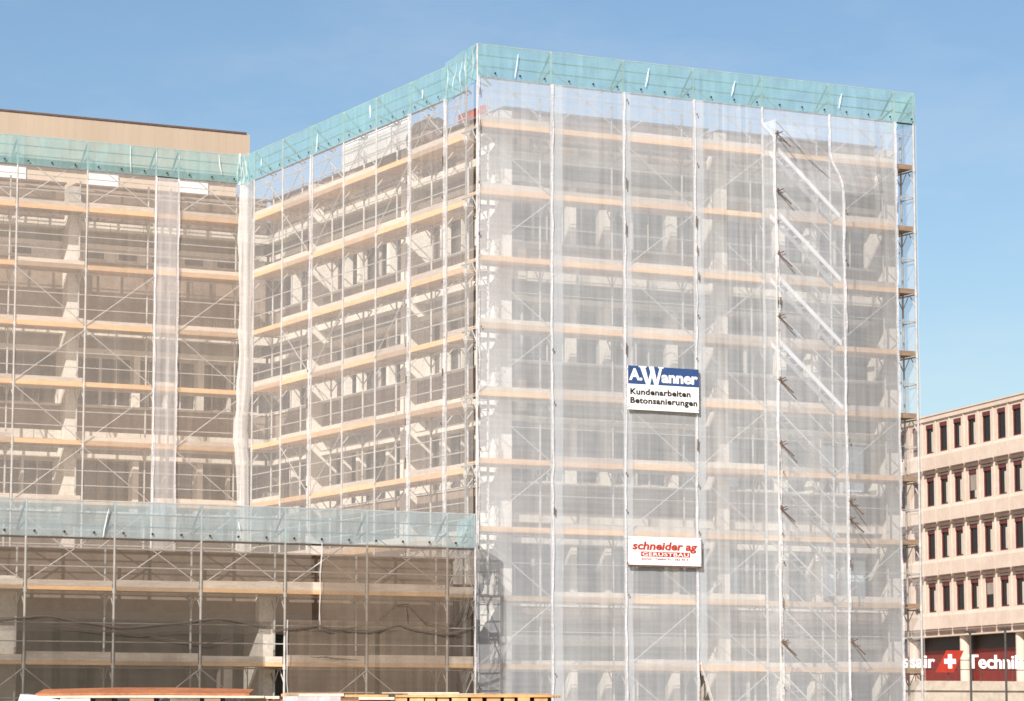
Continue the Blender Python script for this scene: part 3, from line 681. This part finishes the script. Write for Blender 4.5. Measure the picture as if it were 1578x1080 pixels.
# upper sign
sx, sz, sw, sh = 4.965, 10.80, 2.465, 1.32
sg = empty('company_sign', (sx, -0.16, sz)); tag(sg, 'upper sign board, blue and white, reading A.Wanner, on the white net', 'sign')
m = MB(); m.box(sx, sx + sw, -0.205, -0.17, sz, sz + sh); P(m, 'board', SWHT, sg)
m = MB(); poly(m, [(sx, sz + sh * 0.585), (sx + sw, sz + sh * 0.585), (sx + sw, sz + sh), (sx, sz + sh)], -0.209, 0.0035); P(m, 'blue_panel', SBLU, sg)
y = -0.216
zA = sz + sh * 0.67
text('lettering', 'A.', SWHT, sg, sx + sw * 0.015, sx + sw * 0.20, zA, sh * 0.27, y, 0.035)
m = MB(); Wx, Ww, zt_, zb_ = sx + sw * 0.165, sw * 0.315, sz + sh * 1.0, sz + sh * 0.56
def Wp(u, v): return (Wx + Ww * u, zb_ + (zt_ - zb_) * v)
for q in ([(0, 1), (.22, 1), (.44, 0), (.30, 0)], [(.36, .2), (.44, 0), (.62, .93), (.53, .93)], [(.40, 1), (.62, 1), (.80, 0), (.66, 0)], [(.70, .1), (.80, 0), (1.0, 1), (.90, 1)], [(-.05, 1), (.30, 1), (.30, .94), (-.05, .94)], [(.82, 1), (1.06, 1), (1.06, .94), (.82, .94)]):
    poly(m, [Wp(*t) for t in q], y - 0.0015 * len(m.f) / 10)
P(m, 'lettering', SWHT, sg)
text('lettering', 'anner', SWHT, sg, sx + sw * 0.47, sx + sw * 0.985, sz + sh * 0.645, sh * 0.265, y, 0.035)
text('lettering', 'Kundenarbeiten', SBLK, sg, sx + sw * 0.03, sx + sw * 0.88, sz + sh * 0.345, sh * 0.14, y, 0.03, 0, 1.06)
text('lettering', 'Betonsanierungen', SBLK, sg, sx + sw * 0.03, sx + sw * 0.975, sz + sh * 0.145, sh * 0.14, y, 0.03, 0, 1.06)

# lower sign
sx, sz, sw, sh = 4.97, 6.15, 2.50, 0.84
sg = empty('company_sign', (sx, -0.16, sz)); tag(sg, 'lower white sign board with red lettering schneider ag, on the white net', 'sign')
m = MB(); m.box(sx, sx + sw, -0.205, -0.17, sz, sz + sh); P(m, 'board', SWHT, sg)
m = MB(); m.box(sx, sx + sw + 0.03, -0.21, -0.165, sz - 0.055, sz - 0.002); m.box(sx + sw + 0.002, sx + sw + 0.03, -0.2, -0.165, sz, sz + sh - 0.05); P(m, 'frame', TUBD, sg)
text('lettering', 'schneider ag', SRED, sg, sx + sw * 0.045, sx + sw * 0.945, sz + sh * 0.54, sh * 0.29, y, 0.03, 0.15)
m = MB(); poly(m, [(sx + sw * .165, sz + sh * .30), (sx + sw * .845, sz + sh * .30), (sx + sw * .845, sz + sh * .475), (sx + sw * .165, sz + sh * .475)], -0.209, 0.0035); P(m, 'red_panel', SRED, sg)
text('lettering', 'GERÜSTBAU', SWHT, sg, sx + sw * 0.185, sx + sw * 0.825, sz + sh * 0.325, sh * 0.12, y, 0.008, 0, 1.1)
text('lettering', 'Zürich · Telefon 01 · 362 44 41', SRED, sg, sx + sw * 0.17, sx + sw * 0.83, sz + sh * 0.185, sh * 0.07, y, 0.004)

for sg_ in [o for o in COL.objects if o.name.startswith('company_sign')]:
    up = 'A.Wanner' in sg_['label']; x0, z0, w_, h_ = (4.965, 10.80, 2.465, 1.32) if up else (4.97, 6.15, 2.50, 0.84)
    for fx in (0.012, 0.988):
        for fz in (0.06, 0.94):
            m = MB(); c = Vector((x0 + w_ * fx, -0.2, z0 + h_ * fz)); m.tube(c - Vector((0, .012, 0)), c + Vector((0, .04, 0)), 0.016, 8); m.tube(c - Vector((0.05 if fx < .5 else -0.05, .006, 0.03)), c + Vector((0, -.006, 0)), 0.007)
            P(m, 'fixing', TUBD, sg_)
# ------------------------------------------------------------------ office block beyond, terrace, sign, posts
ta = R(12.0); T_ = Vector((math.sin(ta), math.cos(ta), 0)); Nn = Vector((math.cos(ta), -math.sin(ta), 0))
FB = Frame((69.0, 74.47), (T_.x, T_.y), (Nn.x, Nn.y))
far = empty('concrete_office', (69, 74, 0)); tag(far, 'pinkish concrete office block with rows of narrow maroon windows, far right', 'building')
MODW = 2.14; S0 = -31.85; NM = 21; ww = 1.16
rowz = [(17.98, 19.80), (14.68, 16.50), (11.38, 13.2), (8.08, 9.90)]
def BP(mb, nm, mt, par=far): return P(mb, nm, mt, par)
m = MB(); FB.box(m, S0, S0 + NM * MODW, 0.55, 14, 6.6, 19.9); BP(m, 'core', SOFF)
m = MB(); FB.box(m, S0 - .1, S0 + NM * MODW + .1, -0.12, 14.2, 20.0, 20.28); BP(m, 'parapet', PINK)
m = MB(); FB.box(m, S0 - .1, S0 + NM * MODW + .1, -0.18, 14.2, 20.282, 20.36); BP(m, 'coping', PINK)
for k in range(NM):
    a = S0 + k * MODW
    m = MB()
    FB.box(m, a + ww, a + MODW, 0.0, 0.55, 6.95, 19.998)                   # pier between two windows
    FB.box(m, a + ww + 0.45, a + ww + 0.60, -0.06, -0.002, 6.95, 19.998)
    for i, (z0, z1) in enumerate(rowz):
        zt_ = rowz[i - 1][0] if i else 19.998
        zs = z1 + 0.42 if i else z1
        if i: FB.box(m, a + 0.002, a + ww - 0.002, 0.0, 0.55, z1, z1 + 0.12)
        FB.box(m, a + 0.002, a + ww - 0.002, 0.0, 0.55, zs, zt_)
    FB.box(m, a + 0.002, a + ww - 0.002, 0.0, 0.55, 7.45, rowz[3][0])
    wpan = BP(m, 'wall_bay', PINK)
    for (z0, z1) in rowz:                                                 # projecting spandrel panel with undercut
        m = MB()
        lo = z0 - 1.15
        c = [FB.p(a - 0.55, -0.16, lo + .12), FB.p(a + MODW - 0.69, -0.16, lo + .12), FB.p(a + MODW - 0.69, -0.003, lo), FB.p(a - 0.55, -0.003, lo),
             FB.p(a - 0.55, -0.16, z0 - .25), FB.p(a + MODW - 0.69, -0.16, z0 - .25), FB.p(a + MODW - 0.69, -0.003, z0 - .05), FB.p(a - 0.55, -0.003, z0 - .05)]
        m.hexa([c[1], c[0], c[3], c[2], c[5], c[4], c[7], c[6]] if FB.U.cross(FB.N).z < 0 else c)
        BP(m, 'spandrel_panel', PINK)
        m = MB(); FB.box(m, a - 0.5, a + MODW - 0.84, -0.20, -0.004, z0 - 1.34, z0 - 1.16); BP(m, 'undercut_shade_strip', COPE)  # dark strip paints the shade below the panel undercut
m0 = MB(); FB.box(m0, 0, ww, 0.10, 0.16, 0, 0.09)
wframe = MB(); FB2 = Frame((0, 0), (T_.x, T_.y), (Nn.x, Nn.y))
for q in ((0.003, ww - .003, 0.05, 0.30, 0, 0.08), (0.003, 0.06, 0.05, 0.30, 0.08, 1.82), (ww - 0.06, ww - .003, 0.05, 0.30, 0.08, 1.82), (0.06, ww - 0.06, 0.05, 0.30, 1.74, 1.82)): FB2.box(wframe, *q)
w_src = wframe.build('window', MARO)
gl = MB(); FB2.box(gl, 0.06, ww - 0.06, 0.12, 0.14, 0.08, 1.74); g_src = gl.build('glass', GBLK)
bl = MB(); FB2.box(bl, 0.003, ww - .003, 0.01, 0.049, 1.56, 1.818); b_src = bl.build('blind_box', MARO)
cu = MB(); FB2.box(cu, 0.08, ww - 0.66, 0.105, 0.118, 0.10, 1.35); c_src = cu.build('curtain', CURT)
first = True
for k in range(NM):
    for (z0, z1) in rowz:
        loc = FB.p(S0 + k * MODW, 0, z0) - far.location
        if first: w, gg, bb = w_src, g_src, b_src
        else: w, gg, bb = w_src.copy(), g_src.copy(), b_src.copy(); [COL.objects.link(q) for q in (w, gg, bb)]
        w.parent = far; w.location = loc; gg.parent = w; bb.parent = w
        if random.random() < 0.55:
            cc = c_src.copy(); COL.objects.link(cc); cc.parent = w
        if random.random() < 0.22:
            hb = random.uniform(0.4, 1.1); rb = MB(); FB2.box(rb, 0.065, ww - 0.065, 0.09, 0.102, 1.56 - hb, 1.555)
            r_ = rb.build('roller_blind', random.choice((SOFF, VENT, CURT))); r_.parent = w
        first = False
bpy.data.objects.remove(c_src)
# recessed ground floor
m = MB(); FB.box(m, S0, S0 + NM * MODW, -0.1, 0.56, 6.55, 6.948); BP(m, 'slab_edge', PINK)
m = MB(); FB.box(m, S0, S0 + NM * MODW, 0.9, 1.1, 2.9, 5.75); BP(m, 'red_wall', REDW)
m = MB(); FB.box(m, S0, S0 + NM * MODW, 0.88, 1.12, 5.752, 6.54); BP(m, 'soffit_shade_strip', SBLK)  # black strip paints the soffit's shadow above the red wall
for k in range(7):
    c = FB.p(-27.2 + k * 8.0, 0.42, 0); m = MB(); m.tube((c.x, c.y, 2.9), (c.x, c.y, 6.55), 0.36, 16); BP(m, 'column', PINK)

ter = empty('terrace', (60, 47, 0)); tag(ter, 'beige terrace with parapet in front of the red ground floor', 'terrace')
m = MB(); m.box(20, 120, 46.95, 47.4, 0, 2.97); P(m, 'wall', PINKD, ter)
m = MB(); m.box(19.9, 120.1, 46.85, 47.5, 2.972, 3.45); P(m, 'coping', PINKD, ter)
m = MB(); m.box(20, 120, 47.4, 110, 2.4, 2.9); P(m, 'floor', PINKD, ter)
sgn = empty('roof_sign', (50, 46.8, 3.5)); tag(sgn, 'row of large white letters with a red cross emblem above the terrace parapet', 'sign')
yb = 46.72
m = MB()
for z in (4.02, 4.5): m.tube((44, yb + 0.12, z), (56, yb + 0.12, z), 0.02)
for x in range(44, 57, 2): m.tube((x, yb + 0.12, 3.45), (x, yb + 0.12, 4.5), 0.025)
P(m, 'rail', IRON, sgn)
text('lettering', 'swissair', SWHT, sgn, 45.75, 49.12, 4.09, 0.66, yb, 0.02, thick=0.05)
text('lettering', 'Technik', SWHT, sgn, 51.15, 54.66, 4.08, 0.70, yb, 0.02, thick=0.05)
m = MB(); poly(m, [(49.15, 3.87), (50.22, 3.87), (50.89, 4.98), (49.85, 4.98)], yb - 0.02, 0.05); lg = P(m, 'emblem', SRED, sgn)
m = MB(); cxx, czz, r_, t_ = 50.02, 4.43, 0.36, 0.125
poly(m, [(cxx - t_, czz - r_), (cxx + t_, czz - r_), (cxx + t_, czz - t_), (cxx + r_, czz - t_), (cxx + r_, czz + t_), (cxx + t_, czz + t_), (cxx + t_, czz + r_), (cxx - t_, czz + r_), (cxx - t_, czz + t_), (cxx - r_, czz + t_), (cxx - r_, czz - t_), (cxx - t_, czz - t_)], yb - 0.03, 0.008)
P(m, 'cross', SWHT, lg)
for x, y_, z, lab in ((44.64, 37.52, 5.57, 'left of the two thin dark lamp posts before the red ground floor'), (46.11, 36.76, 5.72, 'right of the two thin dark lamp posts before the red ground floor')):
    m = MB(); m.tube((x, y_, 0), (x, y_, z), 0.055, 8); m.tube((x, y_, 0), (x, y_, 0.8), 0.09, 8); m.tube((x, y_, z), (x, y_, z + .1), 0.10, 8)
    o = m.build('lamp_post', IRON); tag(o, lab, 'lamp post', 'lamp posts by the terrace')
    m = MB(); m.tube((x - 0.32, y_, z + 0.05), (x + 0.32, y_, z + 0.05), 0.06, 8); m.build('lamp_head', IRON, o)

# ------------------------------------------------------------------ timber and formwork stacked in front
dx = Vector((0.8897, -0.4566, 0)); dy = Vector((0.4566, 0.8897, 0))
base = Vector((-29.6, -48.02, 0)); FT = Frame((base.x, base.y), (dx.x, dx.y), (dy.x, dy.y))
m = MB()
for k in range(6): FT.box(m, -1.0 + k * 1.3, -1.0 + k * 1.3 + 1.28, -0.1, 1.3, 0, 0.9); FT.box(m, -1.6 + k * 1.3, -1.6 + k * 1.3 + 1.28, -0.1, 1.3, 0.905, 1.80)
tag(m.build('block_wall', GREY), 'grey concrete block wall carrying the timber and formwork, bottom edge', 'wall')
def stack(name, label, cat, sheets):
    pass
fw = empty('formwork_stack', FT.p(0.6, 0.3, 1.8)); tag(fw, 'stack of rust red formwork sheets with white edges on bearers, bottom left', 'stack')
def tilted(F, s0, s1, d0, d1, z, tilt, th, bow=0.0, n=10, jag=0.0):
    m = MB()
    for i in range(n):
        u0, u1 = i / n, (i + 1) / n
        def c(u, d, top):
            s = s0 + (s1 - s0) * u; k = (d - d0) / (d1 - d0)
            s += (0.45 if u > .5 else -0.0) * (0 - k) * (u - .5) * 2 * 0 
            return F.p(s, d, z + tilt * k + bow * math.sin(u * math.pi) * (0.4 + .6 * k) + (th if top else 0))
        m.hexa([c(u0, d0, 0), c(u1, d0, 0), c(u1, d1, 0), c(u0, d1, 0), c(u0, d0, 1), c(u1, d0, 1), c(u1, d1, 1), c(u0, d1, 1)])
    return m
P(tilted(FT, 0.65, 2.80, 0.0, 0.55, 1.862, 0.05, 0.018, 0.018), 'sheet', RUST, fw)
P(tilted(FT, 0.60, 2.95, -0.012, 0.02, 1.838, 0.0, 0.02, 0.008), 'edge_board', TIMP, fw)
for k, x in enumerate((0.9, 1.25, 1.6, 2.0, 2.35, 2.75)):
    m = MB(); FT.box(m, x, x + (0.30, 0.16, 0.24)[k % 3], (0.0, 0.04)[k % 2], 0.5, 1.802, 1.836); P(m, 'bearer', TIMP if k % 3 == 0 else BRWN, fw)
m = MB(); c = [FT.p(0.48, -0.03, 1.80), FT.p(0.95, -0.03, 1.805), FT.p(0.92, 0.12, 1.81), FT.p(0.5, 0.3, 1.8), FT.p(0.50, -0.02, 1.875), FT.p(0.66, -0.02, 1.862), FT.p(0.90, 0.12, 1.846), FT.p(0.52, 0.3, 1.88)]
m.hexa(c); o = m.build('plastic_wrap', PLAS); tag(o, 'white plastic wrap over the left end of the formwork stack', 'plastic wrap')
ts = empty('timber_stack', FT.p(4.2, 0.2, 1.8)); tag(ts, 'stack of yellow timber planks with gaps between plank ends, bottom centre', 'stack')
for k in range(4):
    m = MB(); FT.box(m, 4.27 + k * 0.01, 5.86 + 0.03 * k, 0.0 + k * 0.16, 0.15 + k * 0.16, 1.845, 1.868); P(m, 'plank', TIMB, ts)
m = MB(); FT.box(m, 4.28, 5.84, 0.2, 0.58, 1.801, 1.842); P(m, 'bearer', BRWN, ts)
rs = random.Random(3); x = 4.27
while x < 5.75:
    w = rs.uniform(0.10, 0.17); m = MB(); FT.box(m, x, min(x + w, 5.85), rs.uniform(0, .03), 0.6, 1.802, 1.8435); P(m, 'plank', TIMB, ts); x += w + rs.uniform(0.012, 0.05)
tp = empty('plank_stack', FT.p(3.1, 0.2, 1.8)); tag(tp, 'short stack of pale planks between formwork and yellow timber, half under plastic', 'stack')
for (a, b, z, mt) in ((3.16, 3.75, 1.855, TIMP), (3.12, 3.3, 1.852, TIMB), (3.72, 4.2, 1.845, TIMB), (3.9, 4.26, 1.82, TIMP), (2.7, 3.1, 1.83, TIMP)):
    m = MB(); FT.box(m, a, b, 0.01 if z > 1.85 else 0.03, 0.5, z, z + 0.026); P(m, 'plank', mt, tp)
m = MB(); FT.box(m, 2.75, 4.2, 0.06, 0.45, 1.802, 1.8195); P(m, 'bearer', RUST, tp)
m = MB(); n = 16
for i in range(n):
    q = []
    for s_, z_ in ((3.14 + 0.58 * i / n, 1.805), (3.14 + 0.58 * (i + 1) / n, 1.805), (3.14 + 0.58 * (i + 1) / n, 1.853), (3.14 + 0.58 * i / n, 1.853)):
        q.append(FT.p(s_, -0.012 + 0.012 * nz(s_ * 9, z_ * 6, 3), z_))
    m.face(q, [(i * .1, 0), (i * .1 + .1, 0), (i * .1 + .1, .1), (i * .1, .1)], True)
tag(m.build('plastic_sheet', PLAS), 'crinkled clear white plastic hanging over the pale planks', 'plastic sheet')

rs = random.Random(11)
for k in range(9):
    x = rs.choice((1.0, 1.7, 2.4, 3.0, 3.5, 4.3, 4.9)) + rs.uniform(-.2, .2); L_ = rs.uniform(0.35, 1.0); z = 1.883 if x < 2.6 else (1.8835 if 3.1 < x < 4.2 else 1.8705)
    if x < 2.9: continue
    m = MB(); a0 = FT.p(x, 0.03, z); a1 = FT.p(x + L_, 0.03 + rs.uniform(0.0, 0.12), z + rs.uniform(0.0, 0.004)); w = Vector((0.04, 0.09, 0)); h = Vector((0, 0, 0.009))
    m.hexa([a0, a1, a1 + w, a0 + w, a0 + h, a1 + h, a1 + w + h, a0 + w + h]); P(m, 'plank', rs.choice((TIMP, TIMB, BRWN)), ts if x > 4.2 else tp)
